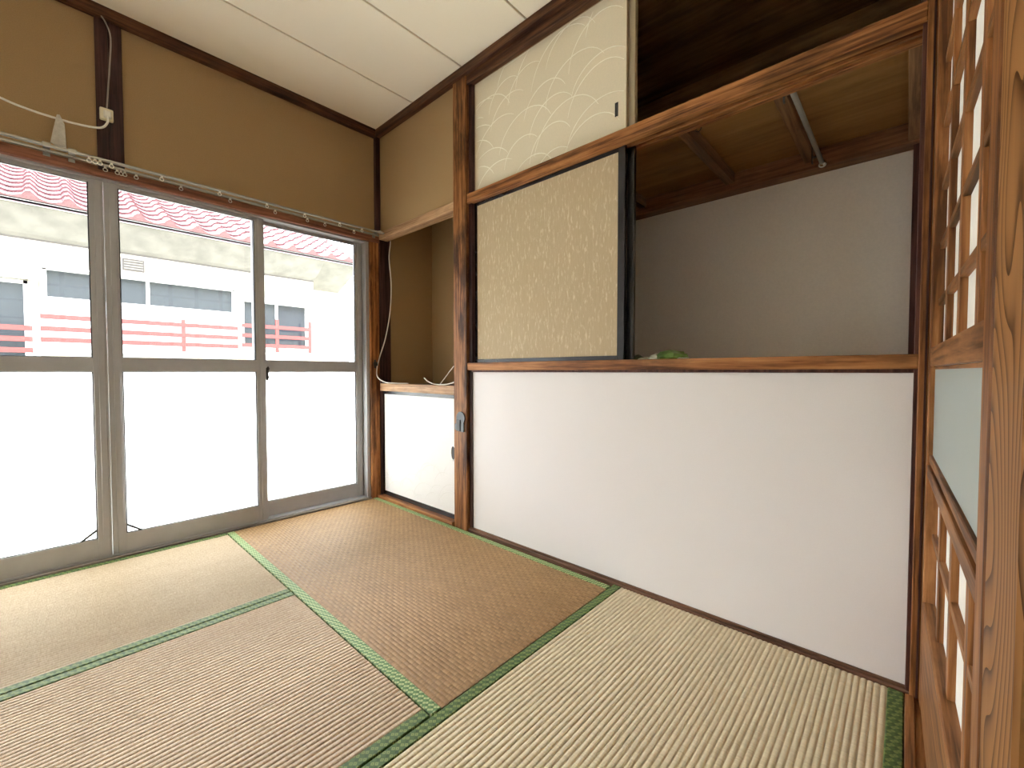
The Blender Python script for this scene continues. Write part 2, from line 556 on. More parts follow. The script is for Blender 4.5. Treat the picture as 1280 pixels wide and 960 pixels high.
wl = struct(empty('wall_left', (0, -1.3, 1.70)), 'brown sand plaster wall above the aluminium window', 'wall')
box('plaster_panel', (-0.12, 0.0, -1.279, 0.95, 1.70, CEIL), plaster, wl, bev=0)
box('plaster_panel', (-0.12, 0.0, YF, -1.279, 1.70, CEIL), plaster, wl, bev=0)
box('wall_return', (-0.12, 0.0, YF, -2.545, -0.06, 1.70), plaster, wl, bev=0)
box('wall_return', (-0.12, 0.0, 0.0, 0.95, -0.06, 1.70), plaster, wl, bev=0)

struct(box('wall_front', (-0.12, 3.9, YF - 0.1, YF, -0.06, CEIL), bounce_paper, bev=0), 'unseen wall facing the closet, off white added to bounce light', 'wall')
wr = struct(empty('wall_right', (2.68, -2.3, 0)), 'unseen wall around the sliding lattice doors, off white added to bounce light', 'wall')
box('paper_panel', (2.66, 2.74, YF, -0.0, 1.86, CEIL), bounce_paper, wr, bev=0)
box('paper_panel', (2.66, 2.74, YF, -2.10, -0.06, 1.86), bounce_paper, wr, bev=0)
struct(box('wall_light_block', (3.8, 3.9, YF, 0.95, -0.06, CEIL), light_block_mat, bev=0), 'unseen plain wall beyond the lattice doors, added to block sky light', 'wall')  # unseen enclosure, added to keep sky light off the backs of the door panes
struct(box('wall_light_block_end', (2.74, 3.8, 0.06, 0.12, -0.06, CEIL), light_block_mat, bev=0), 'unseen plain end wall beyond the lattice doors, added to block sky light', 'wall')

# trims: crown, posts, window surround
struct(box('trim_1', (0.0, 0.030, YF, -0.03, 2.326, CEIL), W_dark_y), 'dark crown moulding along the window wall')
struct(box('trim_2', (0.0, 2.66, -0.030, 0.02, 2.332, CEIL), W_dark_x), 'dark crown moulding above the closet')
struct(box('trim_3', [(0.0, 0.014, -1.322, -1.282, 1.69, 2.33), (0.0, 0.012, -1.281, -1.236, 1.69, 2.33)], W_dark_z), 'dark brown post on the plaster above the window')
struct(box('trim_4', (0.0, 0.030, -0.030, 0.0, 1.735, 2.33), W_dark_z), 'thin dark corner post between the plaster walls')
struct(box('trim_5', (-0.115, 0.012, -2.56, 0.0, 1.664, 1.703), W_red_y), 'reddish brown wooden head above the window')
struct(box('trim_6', (-0.115, 0.006, -0.064, -0.002, -0.05, 1.664), W_jamb), 'orange brown wooden jamb beside the window')
struct(box('trim_7', (-0.115, 0.014, 0.0, 0.078, -0.05, 1.70), W_dark_z), 'dark post inside the corner alcove')
struct(box('trim_8', [(-0.115, 0.0, -2.56, -0.064, -0.055, 0.004), (-0.02, 0.004, -2.56, -0.064, -0.055, 0.008)], W_sill_grey), 'worn grey wooden sill under the window')
struct(box('trim_9', (0.776, 0.880, -0.014, 0.10, -0.055, 2.335), W_pillar, bev=0.003), 'worn brown cedar pillar between alcove and closet')
struct(box('trim_10', (2.580, 2.70, -0.010, 0.06, -0.055, CEIL), W_door_z, bev=0.002), 'brown cedar corner post beside the lattice door')
struct(box('trim_13', (2.5915, 2.5955, -0.0125, -0.008, 0.0, 2.33), W_dark_z, bev=0), 'narrow dark groove strip on the corner post by the lattice door')
struct(box('trim_11', (2.585, 2.74, YF, -0.0, 1.80, 1.86), W_door_y), 'wooden head rail above the lattice doors')
th = struct(box('trim_12', [(2.572, 2.590, YF, -0.012, -0.055, 0.004), (2.590, 2.625, YF, -0.012, -0.055, -0.001), (2.625, 2.640, YF, -0.012, -0.055, 0.004), (2.640, 2.740, YF, -0.012, -0.055, 0.002)], W_door_y), 'grooved wooden threshold under the lattice doors')

# ================================================================== WINDOW
win = struct(empty('window_1', (-0.06, -1.3, 0.0)), 'aluminium sliding window with clear upper and frosted lower panes', 'window')
box('window_frame', [(-0.105, -0.012, -0.086, -0.062, 0.004, 1.664), (-0.105, -0.012, -2.545, -2.52, 0.004, 1.664),
                     (-0.105, -0.010, -2.52, -0.086, 1.655, 1.666), (-0.105, -0.022, -2.52, -0.086, 0.0035, 0.014)], alu, win)


def sash(x, y0, y1, zb, lock_side=None, gusset=None):
    t = 0.026
    sw = 0.046
    zt = 1.668
    bm = bmesh.new()
    for a, c in ((y0, y0 + sw), (y1 - sw, y1)):
        bm_box(bm, x - t, x, a, c, zb, zt, bev=0.0015)
        mid = (a + c) / 2
        bm_box(bm, x - 0.001, x + 0.004, mid - 0.006, mid + 0.016, zb + 0.002, zt - 0.004, bev=0.001)
    bm_box(bm, x - t + 0.002, x - 0.001, y0 + sw - 0.002, y1 - sw + 0.002, zb, zb + 0.085, bev=0.0015)
    bm_box(bm, x - t + 0.002, x - 0.001, y0 + sw - 0.002, y1 - sw + 0.002, 0.828, 0.890, bev=0.0015)
    bm_box(bm, x - t + 0.002, x - 0.001, y0 + sw - 0.002, y1 - sw + 0.002, 1.640, zt, bev=0.0015)
    s = put('sash', bm, alu, win)
    box('clear_pane', (x - 0.015, x - 0.011, y0 + sw - 0.004, y1 - sw + 0.004, 0.886, 1.644), clear_glass, s, bev=0)
    box('frosted_pane', (x - 0.015, x - 0.011, y0 + sw - 0.004, y1 - sw + 0.004, zb + 0.081, 0.832), frosted_glass, s, bev=0)
    ya, yb = y0 + sw, y1 - sw
    g = 0.004
    bm = bmesh.new()
    for za, zc in ((0.890, 1.640), (zb + 0.085, 0.828)):
        bm_box(bm, x - 0.0105, x - 0.004, ya - 0.001, ya + g, za, zc)
        bm_box(bm, x - 0.0105, x - 0.004, yb - g, yb + 0.001, za, zc)
        bm_box(bm, x - 0.0105, x - 0.004, ya, yb, za - 0.001, za + g * 0.6)
        bm_box(bm, x - 0.0105, x - 0.004, ya, yb, zc - g * 0.6, zc + 0.001)
    put('gasket', bm, alu_dark, s)
    if gusset:
        yc, sg = gusset
        bm = bmesh.new()
        z0 = zb + 0.085
        bm_prism(bm, [(yc, z0 + 0.045), (yc + sg * 0.058, z0), (yc + sg * 0.046, z0), (yc, z0 + 0.034)], 'x', x - 0.009, x - 0.002)
        put('corner_brace', bm, alu_dark, s)
    if lock_side is not None:
        yl = y1 + 0.001
        bm = bmesh.new()
        bm_box(bm, x - 0.02, x - 0.008, yl - 0.004, yl + 0.007, 0.785, 0.835, bev=0.001)
        bm_prism(bm, [(yl, 0.845), (yl + 0.012, 0.858), (yl + 0.018, 0.845), (yl + 0.012, 0.815), (yl + 0.016, 0.795), (yl + 0.006, 0.775), (yl, 0.79)], 'x', x - 0.012, x - 0.004)
        put('crescent_lock', bm, dark_iron, s)
    return s


sash(-0.028, -1.304, -0.672, 0.012, lock_side=1, gusset=(-1.258, 1))
sash(-0.028, -1.936, -1.306, 0.012, gusset=(-1.352, -1))
sash(-0.062, -0.720, -0.086, 0.016)
sash(-0.062, -2.520, -1.890, 0.016)

# ================================================================== ALCOVE (left bay of the closet wall)
al = tag(empty('plaster_alcove', (0.4, 0.2, -0.05)), 'small open alcove of brown plaster in the corner above a white cupboard', 'alcove')
box('plaster_panel', (0.0, 0.776, 0.004, 0.05, 1.725, 2.335), plaster, al, bev=0)
box('head_beam', (0.016, 0.776, -0.006, 0.058, 1.684, 1.731), W_beam_pale, al, bev=0.003)
box('back_panel', (0.0, 0.776, 0.43, 0.47, -0.055, 2.03), plaster, al, bev=0)
box('side_panel', (0.776, 0.80, 0.10, 0.47, -0.055, 2.03), plaster, al, bev=0)
box('alcove_ceiling', (0.0, 0.80, 0.05, 0.47, 2.0, 2.03), W_inner, al, bev=0)
box('sill', (0.016, 0.776, -0.008, 0.060, 0.703, 0.751), W_pillar if False else W_beam_pale, al, bev=0.003)
box('floor_board', (0.0, 0.776, 0.055, 0.43, 0.715, 0.742), W_dark_x, al, bev=0)
box('floor_sill', (0.006, 0.776, -0.028, 0.06, -0.055, 0.018), W_beam_x, al, bev=0.002)
box('door_jamb', (0.006, 0.026, -0.004, 0.05, 0.018, 0.703), W_dark_z, al)

# ================================================================== CLOSET
cl = tag(empty('built_in_closet', (1.73, 0.4, -0.05)), 'wide built in closet with open middle compartment and white lower panel', 'closet')
box('lower_panel', (0.900, 2.575, 0.010, 0.034, 0.004, 0.83), white_panel, cl, bev=0)
box('kick_board', [(0.880, 2.580, -0.007, 0.034, -0.055, 0.005), (0.880, 2.580, 0.003, 0.034, 0.004, 0.013)], W_floor_x, cl)
box('jamb', (0.880, 0.904, 0.004, 0.06, 0.0, 2.30), W_dark_z, cl)
box('jamb', (2.572, 2.582, 0.0, 0.06, 0.0, 2.30), W_red_strip, cl)
box('sill_rail', [(0.880, 2.580, -0.010, 0.026, 0.836, 0.874), (0.880, 2.580, 0.040, 0.056, 0.836, 0.874), (0.880, 2.580, 0.070, 0.10, 0.836, 0.874), (0.880, 2.580, 0.0, 0.10, 0.836, 0.868)], W_beam_x, cl, bev=0.002)
box('sill_strip', (0.900, 2.573, 0.002, 0.03, 0.826, 0.837), W_red_strip, cl)
box('middle_beam', [(0.880, 2.580, -0.010, 0.022, 1.690, 1.738), (0.880, 2.580, 0.0, 0.095, 1.702, 1.738), (0.880, 2.580, 0.042, 0.052, 1.690, 1.73), (0.880, 2.580, 0.072, 0.095, 1.690, 1.73)], W_beam_x, cl, bev=0.002)
box('top_beam', [(0.880, 2.580, -0.010, 0.022, 2.288, 2.334), (0.880, 2.580, 0.0, 0.095, 2.300, 2.334), (0.880, 2.580, 0.042, 0.052, 2.288, 2.33)], W_dark_x, cl, bev=0.002)
box('shelf_board', (0.86, 2.600, 0.095, 0.86, 0.838, 0.864), W_inner, cl, bev=0)
box('back_panel', (0.86, 2.600, 0.855, 0.90, -0.055, 1.79), closet_paper, cl, bev=0)
box('side_panel', (0.84, 0.88, 0.06, 0.90, -0.055, CEIL), closet_paper, cl, bev=0)
box('side_panel', (2.580, 2.62, 0.06, 0.90, -0.055, CEIL), closet_paper, cl, bev=0)
box('side_post', (2.560, 2.582, 0.80, 0.86, 0.864, 1.72), W_red_strip, cl)
cbx = [0.88, 1.46, 1.91, 2.232, 2.58]
for i in range(4):
    box('ceiling_board', (cbx[i], cbx[i + 1] - 0.003, 0.0945, 0.86, 1.786, 1.795), W_inner, cl, bev=0.001)
box('back_ledge', (0.88, 2.58, 0.775, 0.856, 1.706, 1.786), W_ledge, cl, bev=0.003)
box('joist', (2.212, 2.250, 0.09, 0.78, 1.736, 1.787), W_inner_y, cl, bev=0.002)
box('joist', (1.890, 1.930, 0.09, 0.78, 1.736, 1.787), W_inner_y, cl, bev=0.002)
box('joist', (1.440, 1.480, 0.09, 0.78, 1.736, 1.787), W_inner_y, cl, bev=0.002)
box('side_ledge', (2.545, 2.582, 0.09, 0.78, 1.715, 1.787), W_inner_y, cl, bev=0.002)
box('upper_floor', (0.86, 2.62, 0.21, 0.90, 1.795, 1.815), W_upper, cl, bev=0)
box('upper_back', (0.86, 2.62, 0.855, 0.90, 1.79, CEIL + 0.01), W_upper, cl, bev=0)
box('upper_side', (2.570, 2.582, 0.06, 0.86, 1.81, CEIL + 0.01), W_upper, cl, bev=0)
box('upper_side', (0.878, 0.890, 0.06, 0.86, 1.81, CEIL + 0.01), W_upper, cl, bev=0)
box('upper_ceiling', (0.86, 2.62, 0.05, 0.90, CEIL - 0.03, CEIL + 0.01), W_upper, cl, bev=0)


def arcs(name, x0, x1, z0, z1, y, mat, parent, dx, dz, w, h, lw, fade=False):
    """Raised hill shaped arcs printed on sliding door paper."""
    bm = bmesh.new()
    rnd = random.Random(11)
    row = 0
    z = z0 - h * 0.3
    while z < z1:
        x = x0 - w * 0.4 + (row % 2) * dx * 0.5
        while x < x1:
            cx_, cz_ = x + rnd.uniform(-0.25, 0.25) * dx, z + rnd.uniform(-0.3, 0.3) * dz
            s = rnd.uniform(0.75, 1.2)
            ww, hh = w * s, h * s * rnd.uniform(0.85, 1.15)
            a0, a1 = math.radians(rnd.uniform(172, 188)), math.radians(rnd.uniform(28, 62))
            pts = []
            for k in range(17):
                a = a0 + (a1 - a0) * k / 16
                pts.append((cx_ + ww * 0.5 * math.cos(a) - 0.12 * hh * (1 - math.sin(a)), cz_ + hh * math.sin(a)))
            pts = [p for p in pts if x0 < p[0] < x1 and z0 < p[1] < z1]
            if len(pts) > 3:
                prev = None
                for i, p in enumerate(pts):
                    q0, q1 = pts[max(i - 1, 0)], pts[min(i + 1, len(pts) - 1)]
                    tx, tz = q1[0] - q0[0], q1[1] - q0[1]
                    ln = math.hypot(tx, tz) or 1
                    nx, nz = -tz / ln, tx / ln
                    wd = lw * math.sin(math.pi * (0.12 + 0.76 * i / (len(pts) - 1)))
                    cur = [bm.verts.new((p[0] + nx * wd, y + 0.0002, p[1] + nz * wd)), bm.verts.new((p[0], y - 0.0008, p[1])), bm.verts.new((p[0] - nx * wd, y + 0.0002, p[1] - nz * wd))]
                    if prev:
                        bm.faces.new((prev[0], cur[0], cur[1], prev[1]))
                        bm.faces.new((prev[1], cur[1], cur[2], prev[2]))
                    prev = cur
            x += dx
        z += dz
        row += 1
    o = put(name, bm, mat, parent)
    return o


def fusuma(x0, x1, z0, z1, y0, y1, paper, frame, fw, label, group=None, sides='lrtb'):
    f = tag(empty('sliding_door', ((x0 + x1) / 2, (y0 + y1) / 2, z0)), label, 'sliding door', group)
    l, r, t, bt = (fw['l'], fw['r'], fw['t'], fw['b'])
    box('paper_panel', (x0 + l * 0.8, x1 - r * 0.8, y0 + 0.002, y1 - 0.002, z0 + bt * 0.8, z1 - t * 0.8), paper, f, bev=0)
    for nm, d in (('stile', (x0, x0 + l, y0, y1, z0, z1)), ('stile', (x1 - r, x1, y0, y1, z0, z1)),
                  ('top_rail', (x0 + l, x1 - r, y0, y1, z1 - t, z1)), ('bottom_rail', (x0 + l, x1 - r, y0, y1, z0, z0 + bt))):
        box(nm, d, frame, f, bev=0.0012)
    return f


fw_b = dict(l=0.018, r=0.030, t=0.020, b=0.020)
fusuma(0.904, 1.752, 0.872, 1.696, 0.024, 0.041, fus_beige, black_lacquer, fw_b, 'beige flecked paper sliding door in black frame, front leaf below the beam')
fusuma(0.915, 1.775, 0.872, 1.696, 0.054, 0.071, fus_beige, black_lacquer, fw_b, 'black framed sliding door tucked behind the beige flecked leaf')
fw_u = dict(l=0.004, r=0.004, t=0.004, b=0.004)
fu = fusuma(0.904, 1.757, 1.734, 2.294, 0.024, 0.041, fus_white, edge_wood, fw_u, 'cream paper sliding door with embossed arcs in the upper closet')
arcs('embossed_pattern', 0.91, 1.75, 1.74, 2.288, 0.026, fus_line, fu, 0.165, 0.095, 0.30, 0.155, 0.0032)
hb = box('finger_pull', [(1.706, 1.720, 0.0245, 0.030, 1.815, 1.868)], dark_iron, fu, bev=0.001)
hb['label'] = 'small dark rectangular finger pull'
fusuma(0.915, 1.777, 1.734, 2.294, 0.054, 0.071, fus_white, edge_wood, fw_u, 'cream upper sliding door tucked behind the embossed leaf')
fs = fusuma(0.026, 0.782, 0.018, 0.703, 0.010, 0.028, fus_small, black_lacquer, dict(l=0.014, r=0.006, t=0.022, b=0.028), 'small white paper cupboard door with faint arcs below the alcove')
arcs('embossed_pattern', 0.042, 0.775, 0.06, 0.30, 0.0118, fus_small_line, fs, 0.12, 0.065, 0.19, 0.09, 0.0018)
bm = bmesh.new()
for k in range(2):
    pts = [(0.748 + 0.018 * math.cos(a) * (1 - 0.25 * k), 0.005 + 0.004 * k, 0.385 + 0.040 * math.sin(a) * (1 - 0.2 * k)) for a in [math.pi * 2 * i / 18 for i in range(19)]]
    bm_tube(bm, pts, 0.003, 6, caps=False)
dh = put('handle_ring', bm, chrome, fs, smooth=True)
bm = bmesh.new()
bm_prism(bm, [(0.748 + 0.016 * math.cos(a), 0.385 + 0.038 * math.sin(a)) for a in [math.pi * 2 * i / 18 for i in range(18)]], 'y', 0.006, 0.0115)
put('handle_cup', bm, dark_iron, fs)

# latch on the pillar
lt = tag(empty('pillar_latch', (0.835, -0.014, 0.50)), 'grey round headed metal latch fixed to the cedar pillar', 'latch')
bm = bmesh.new()
bm_prism(bm, [(0.838 + 0.033 * math.cos(a), 0.585 + 0.033 * math.sin(a)) for a in [math.pi * 2 * i / 20 for i in range(20)]], 'y', -0.021, -0.013)
put('disc', bm, steel_grey, lt)
box('hasp', (0.838, 0.864, -0.022, -0.013, 0.512, 0.56), steel_grey, lt, bev=0.002)
box('keeper', (0.808, 0.840, -0.026, -0.013, 0.515, 0.575), dark_iron, lt, bev=0.002)
box('bolt', (0.790, 0.812, -0.020, -0.013, 0.520, 0.552), steel_grey, lt, bev=0.002)

# hanging rod
rd = tag(empty('hanging_rod', (2.279, 0.4, 1.70)), 'thin metal hanging rod with chrome end knob under the closet ceiling', 'rod')
tube('rod', [(2.279, 0.085, 1.704), (2.279, 0.735, 1.704)], 0.0085, rod_metal, rd, 12)
bm = bmesh.new()
bmesh.ops.create_uvsphere(bm, u_segments=16, v_segments=10, radius=0.016, matrix=Matrix.Translation((2.279, 0.742, 1.704)))
put('end_knob', bm, chrome, rd, smooth=True)
for yb in (0.13, 0.68):
    box('bracket', [(2.250, 2.254, yb - 0.008, yb + 0.008, 1.69, 1.76), (2.250, 2.285, yb - 0.008, yb + 0.008, 1.7125, 1.716)], steel_grey, rd, bev=0.0005)

for (hx, hy, n) in ((2.535, 0.16, 'right hand'), (1.955, 0.20, 'left hand')):
    pts = smooth_curve([(hx, hy, 1.787), (hx, hy, 1.768), (hx + 0.010, hy, 1.758), (hx + 0.016, hy, 1.745), (hx + 0.006, hy, 1.735), (hx - 0.006, hy, 1.742)], 5)
    tag(tube('wire_hook', pts, 0.0016, dark_iron, None, 6), 'small wire hook in the closet ceiling near the corner post' if hx > 2.3 else 'small wire hook in the closet ceiling beside a joist', 'hook')


# crumpled packs on the shelf
def crumple(bm, cx_, cy_, cz_, rx, ry, rz_, seed, sub=3, amp=0.28):
    r = bmesh.ops.create_icosphere(bm, subdivisions=sub, radius=1.0)
    for v_ in r['verts']:
        nz_ = mnoise.noise(v_.co * 2.3 + Vector((seed, 0, 0))) * amp + mnoise.noise(v_.co * 6.0 + Vector((0, seed, 0))) * amp * 0.5
        k = 1 + nz_
        z_ = max(-0.55, v_.co.z * k)
        v_.co = Vector((cx_ + v_.co.x * k * rx, cy_ + v_.co.y * k * ry, cz_ + (z_ + 0.55) * rz_))


pk = tag(empty('plastic_packet', (1.885, 0.13, 0.864)), 'crumpled green plastic packet lying on the closet shelf', 'packet')
bm = bmesh.new(); crumple(bm, 1.890, 0.135, 0.864, 0.062, 0.05, 0.030, 3.1)
put('wrapper', bm, bag_green, pk, smooth=False)
bm = bmesh.new(); crumple(bm, 1.838, 0.125, 0.864, 0.026, 0.035, 0.022, 8.7)
put('clear_film', bm, bag_white, pk, smooth=False)
bm = bmesh.new(); crumple(bm, 1.925, 0.125, 0.864, 0.040, 0.03, 0.014, 5.2)
put('loose_end', bm, bag_white, pk, smooth=False)
pk = tag(empty('small_packet', (1.76, 0.13, 0.864)), 'dark green and white scrap of wrapping beside the green packet', 'packet')
bm = bmesh.new(); crumple(bm, 1.752, 0.135, 0.864, 0.030, 0.03, 0.020, 1.9)
put('wrapper', bm, bag_dark, pk)
bm = bmesh.new(); crumple(bm, 1.790, 0.125, 0.864, 0.028, 0.025, 0.014, 4.4)
put('clear_film', bm, bag_white, pk)

# ================================================================== TATAMI
def tatami(x0, x1, y0, y1, along, rush, heri, period, label, hw=0.031):
    t = tag(empty('tatami_mat', ((x0 + x1) / 2, (y0 + y1) / 2, -0.055)), label, 'tatami mat', 'tatami mats laid on the floor')
    cz = 0.055
    hx, hy = (x1 - x0) / 2, (y1 - y0) / 2
    box('straw_core', (-hx + 0.001, hx - 0.001, -hy + 0.001, hy - 0.001, 0.0, 0.0515), T_core, t, bev=0, local=True)
    half_a, half_c = (hx, hy) if along == 'x' else (hy, hx)
    # ribbed rush surface: ridges follow the material's stitch rows
    k0 = math.ceil((-half_c + hw) / period)
    k1 = math.floor((half_c - hw) / period)
    bm = bmesh.new()
    segs = 8
    prof = []
    lo, hi = -half_c + hw - 0.004, half_c - hw + 0.004
    k = math.floor(lo / period)
    while k * period < hi:
        for s in range(segs):
            c_ = (k + s / segs) * period
            if lo <= c_ <= hi:
                prof.append((c_, cz - 0.0027 + 0.0027 * math.sqrt(max(0.0, math.sin(math.pi * s / segs)))))
        k += 1
    nA = 24
    A = []
    for i in range(nA + 1):
        a = -half_a + 0.001 + (2 * half_a - 0.002) * i / nA
        A.append([bm.verts.new((a, c_, z) if along == 'x' else (c_, a, z)) for c_, z in prof])
    for P, Q in zip(A, A[1:]):
        for j in range(len(prof) - 1):
            bm.faces.new((P[j], P[j + 1], Q[j + 1], Q[j]))
    put('rush_surface', bm, rush, t, local=True, smooth=True)
    for sg in (-1, 1):
        c0, c1 = sorted((sg * half_c, sg * (half_c - hw)))
        bm = bmesh.new()
        d = (-half_a, half_a, c0, c1) if along == 'x' else (c0, c1, -half_a, half_a)
        bm_box(bm, *d, 0.004, cz + 0.0012, bev=0.002)
        put('cloth_edging', bm, heri, t, local=True)
    return t


tatami(0.006, 1.731, -0.878, -0.028, 'x', T_brown, H_bright, 0.0135, 'aged brown tatami mat along the alcove and closet')
tatami(1.735, 2.570, -1.750, -0.008, 'y', T_right, H_dark_y, RIB, 'pale straw tatami mat beside the lattice door')
tatami(0.006, 0.865, -2.615, -0.882, 'y', T_win, H_dark_y, RIB, 'sun bleached tatami mat along the window')
tatami(0.869, 1.731, -1.750, -0.882, 'y', T_mid, H_dark_y, RIB, 'tan half tatami mat between the window and straw mats')
tatami(0.869, 2.570, -2.615, -1.754, 'x', T_brown, H_bright, 0.0135, 'tatami mat along the wall facing the closet')

# ================================================================== CURTAIN RAIL
cr = tag(empty('curtain_rail', (0.05, -1.28, 1.70)), 'cream double curtain rail above the window', 'curtain rail')


def rail_part(x, z):
    bm = bmesh.new()
    y0, y1 = -2.55, -0.012
    bm_box(bm, x - 0.007, x + 0.007, y0, y1, z + 0.0065, z + 0.008)
    bm_box(bm, x - 0.007, x - 0.0055, y0, y1, z, z + 0.008)
    bm_box(bm, x + 0.0055, x + 0.007, y0, y1, z, z + 0.008)
    bm_box(bm, x - 0.007, x - 0.0025, y0, y1, z - 0.001, z + 0.0005)
    bm_box(bm, x + 0.0025, x + 0.007, y0, y1, z - 0.001, z + 0.0005)
    put('rail', bm, rail_metal, cr)


rail_part(0.024, 1.704)
rail_part(0.086, 1.704)
for yb in (-1.47, -1.40, -0.04):
    box('bracket', [(0.011, 0.095, yb - 0.010, yb + 0.010, 1.712, 1.716), (0.009, 0.014, yb - 0.010, yb + 0.010, 1.69, 1.722), (0.094, 0.098, yb - 0.012, yb + 0.012, 1.698, 1.716)], rail_metal, cr, bev=0.0008)
bm = bmesh.new()
bm_box(bm, -0.005, 0.005, -0.004, 0.004, -0.006, 0.005, bev=0.001)
bm_tube(bm, [(0, 0.007 * math.cos(a), -0.013 + 0.007 * math.sin(a)) for a in [2 * math.pi * i / 10 for i in range(11)]], 0.0016, 5, caps=False)
run_me = bpy.data.meshes.new('runner')
bm.to_mesh(run_me); bm.free(); run_me.materials.append(runner_plastic)
run_y = [(-1.352, 1), (-1.335, 1), (-1.32, 1), (-1.285, 1), (-1.30, 0), (-1.262, 0), (-1.25, 0), (-1.238, 0), (-1.12, 1), (-1.20, 0), (-1.04, 0), (-0.90, 1), (-0.84, 0), (-0.69, 1), (-0.63, 0), (-0.50, 1), (-0.46, 0), (-0.36, 0), (-0.30, 1), (-0.18, 0), (-0.16, 1)]
for yy, fr_ in run_y:
    o = bpy.data.objects.new('runner', run_me)
    link(o)
    o.parent = cr
    o.location = Vector((0.086 if fr_ else 0.024, yy, 1.703)) - cr.location

# ================================================================== WIRING
so = tag(empty('wall_outlet', (0.014, -1.290, 1.90)), 'cream wall outlet with plug on the dark post', 'outlet')
box('outlet_box', (0.012, 0.030, -1.313, -1.270, 1.900, 1.950), plug_cream, so, bev=0.003)
box('plug', (0.030, 0.048, -1.302, -1.278, 1.905, 1.935), cable_white, so, bev=0.004)
tag(tube('supply_cable', smooth_curve([(0.020, -1.310, 2.376), (0.020, -1.308, 2.345), (0.034, -1.290, 2.31), (0.020, -1.272, 2.262), (0.016, -1.276, 2.15), (0.016, -1.285, 2.02), (0.018, -1.290, 1.945)], 6), 0.0028, cable_grey, None, 8),
    'grey cable running down the dark post to the outlet', 'cable')
tag(tube('extension_cord', smooth_curve([(0.046, -1.290, 1.912), (0.050, -1.292, 1.880), (0.046, -1.315, 1.852), (0.040, -1.38, 1.842), (0.036, -1.45, 1.842), (0.034, -1.52, 1.846), (0.032, -1.60, 1.862), (0.028, -1.85, 1.93), (0.02, -2.2, 2.03), (0.012, -2.6, 2.14)], 8), 0.0042, cable_white, None, 8),
    'cream cord sagging across the plaster from the outlet', 'cord')
bm = bmesh.new()
pg = []
for i in range(9):
    t_ = i / 8
    pg.append((0.041 + 0.012 * math.sin(t_ * 3.0), 1.856 - 0.128 * t_))
Lf, Rt = [], []
for i, (x_, z_) in enumerate(pg):
    t_ = i / 8
    Lf.append(bm.verts.new((x_, -1.435 - 0.004 - 0.020 * t_, z_ + 0.010 * t_)))
    Rt.append(bm.verts.new((x_ + 0.006, -1.435 + 0.004 + 0.012 * min(1, t_ * 4) + 0.004 * t_, z_ - 0.016 * t_)))
for i in range(8):
    bm.faces.new((Lf[i], Lf[i + 1], Rt[i + 1], Rt[i]))
pt = tag(put('paper_tag', bm, tag_paper, None, origin=(0.045, -1.44, 1.70)), 'grey paper tag folded over the cream cord', 'tag')
sm = pt.modifiers.new('thickness', 'SOLIDIFY'); sm.thickness = 0.0012

tag(tube('aerial_cable', smooth_curve([(0.045, 0.062, 1.684), (0.040, 0.062, 1.655), (0.030, 0.060, 1.57), (0.046, 0.064, 1.40), (0.052, 0.050, 1.22), (0.034, 0.026, 1.05), (0.014, -0.004, 0.93), (0.006, -0.022, 0.85), (0.024, -0.026, 0.79), (0.085, -0.008, 0.760), (0.16, 0.02, 0.754), (0.24, 0.06, 0.753)], 8), 0.0036, cable_white, None, 8),
    'white cable hanging from the alcove beam down to its sill', 'cable')
tag(tube('coiled_cable', smooth_curve([(0.50, -0.004, 0.792), (0.53, 0.0, 0.772), (0.58, 0.01, 0.757), (0.65, 0.02, 0.755), (0.72, 0.03, 0.768), (0.772, 0.04, 0.79)], 8), 0.0034, cable_white, None, 8),
    'white cable end curling over the alcove sill', 'cable')
tag(tube('thin_wire', smooth_curve([(0.60, 0.03, 0.755), (0.63, 0.05, 0.80), (0.69, 0.06, 0.86), (0.772, 0.06, 0.90)], 8), 0.0018, cable_white, None, 6),
    'thin white wire rising behind the cable end in the alcove', 'wire')
jh = tag(box('jamb_catch', [(0.005, 0.018, -0.048, -0.022, 0.865, 0.890), (0.005, 0.012, -0.042, -0.030, 0.850, 0.905)], dark_iron, None, bev=0.002), 'small dark metal catch on the window jamb', 'catch')

# ================================================================== LATTICE DOORS
ANG = math.radians(1.47)
CAMX, CAMY = 2.5612, -1.491


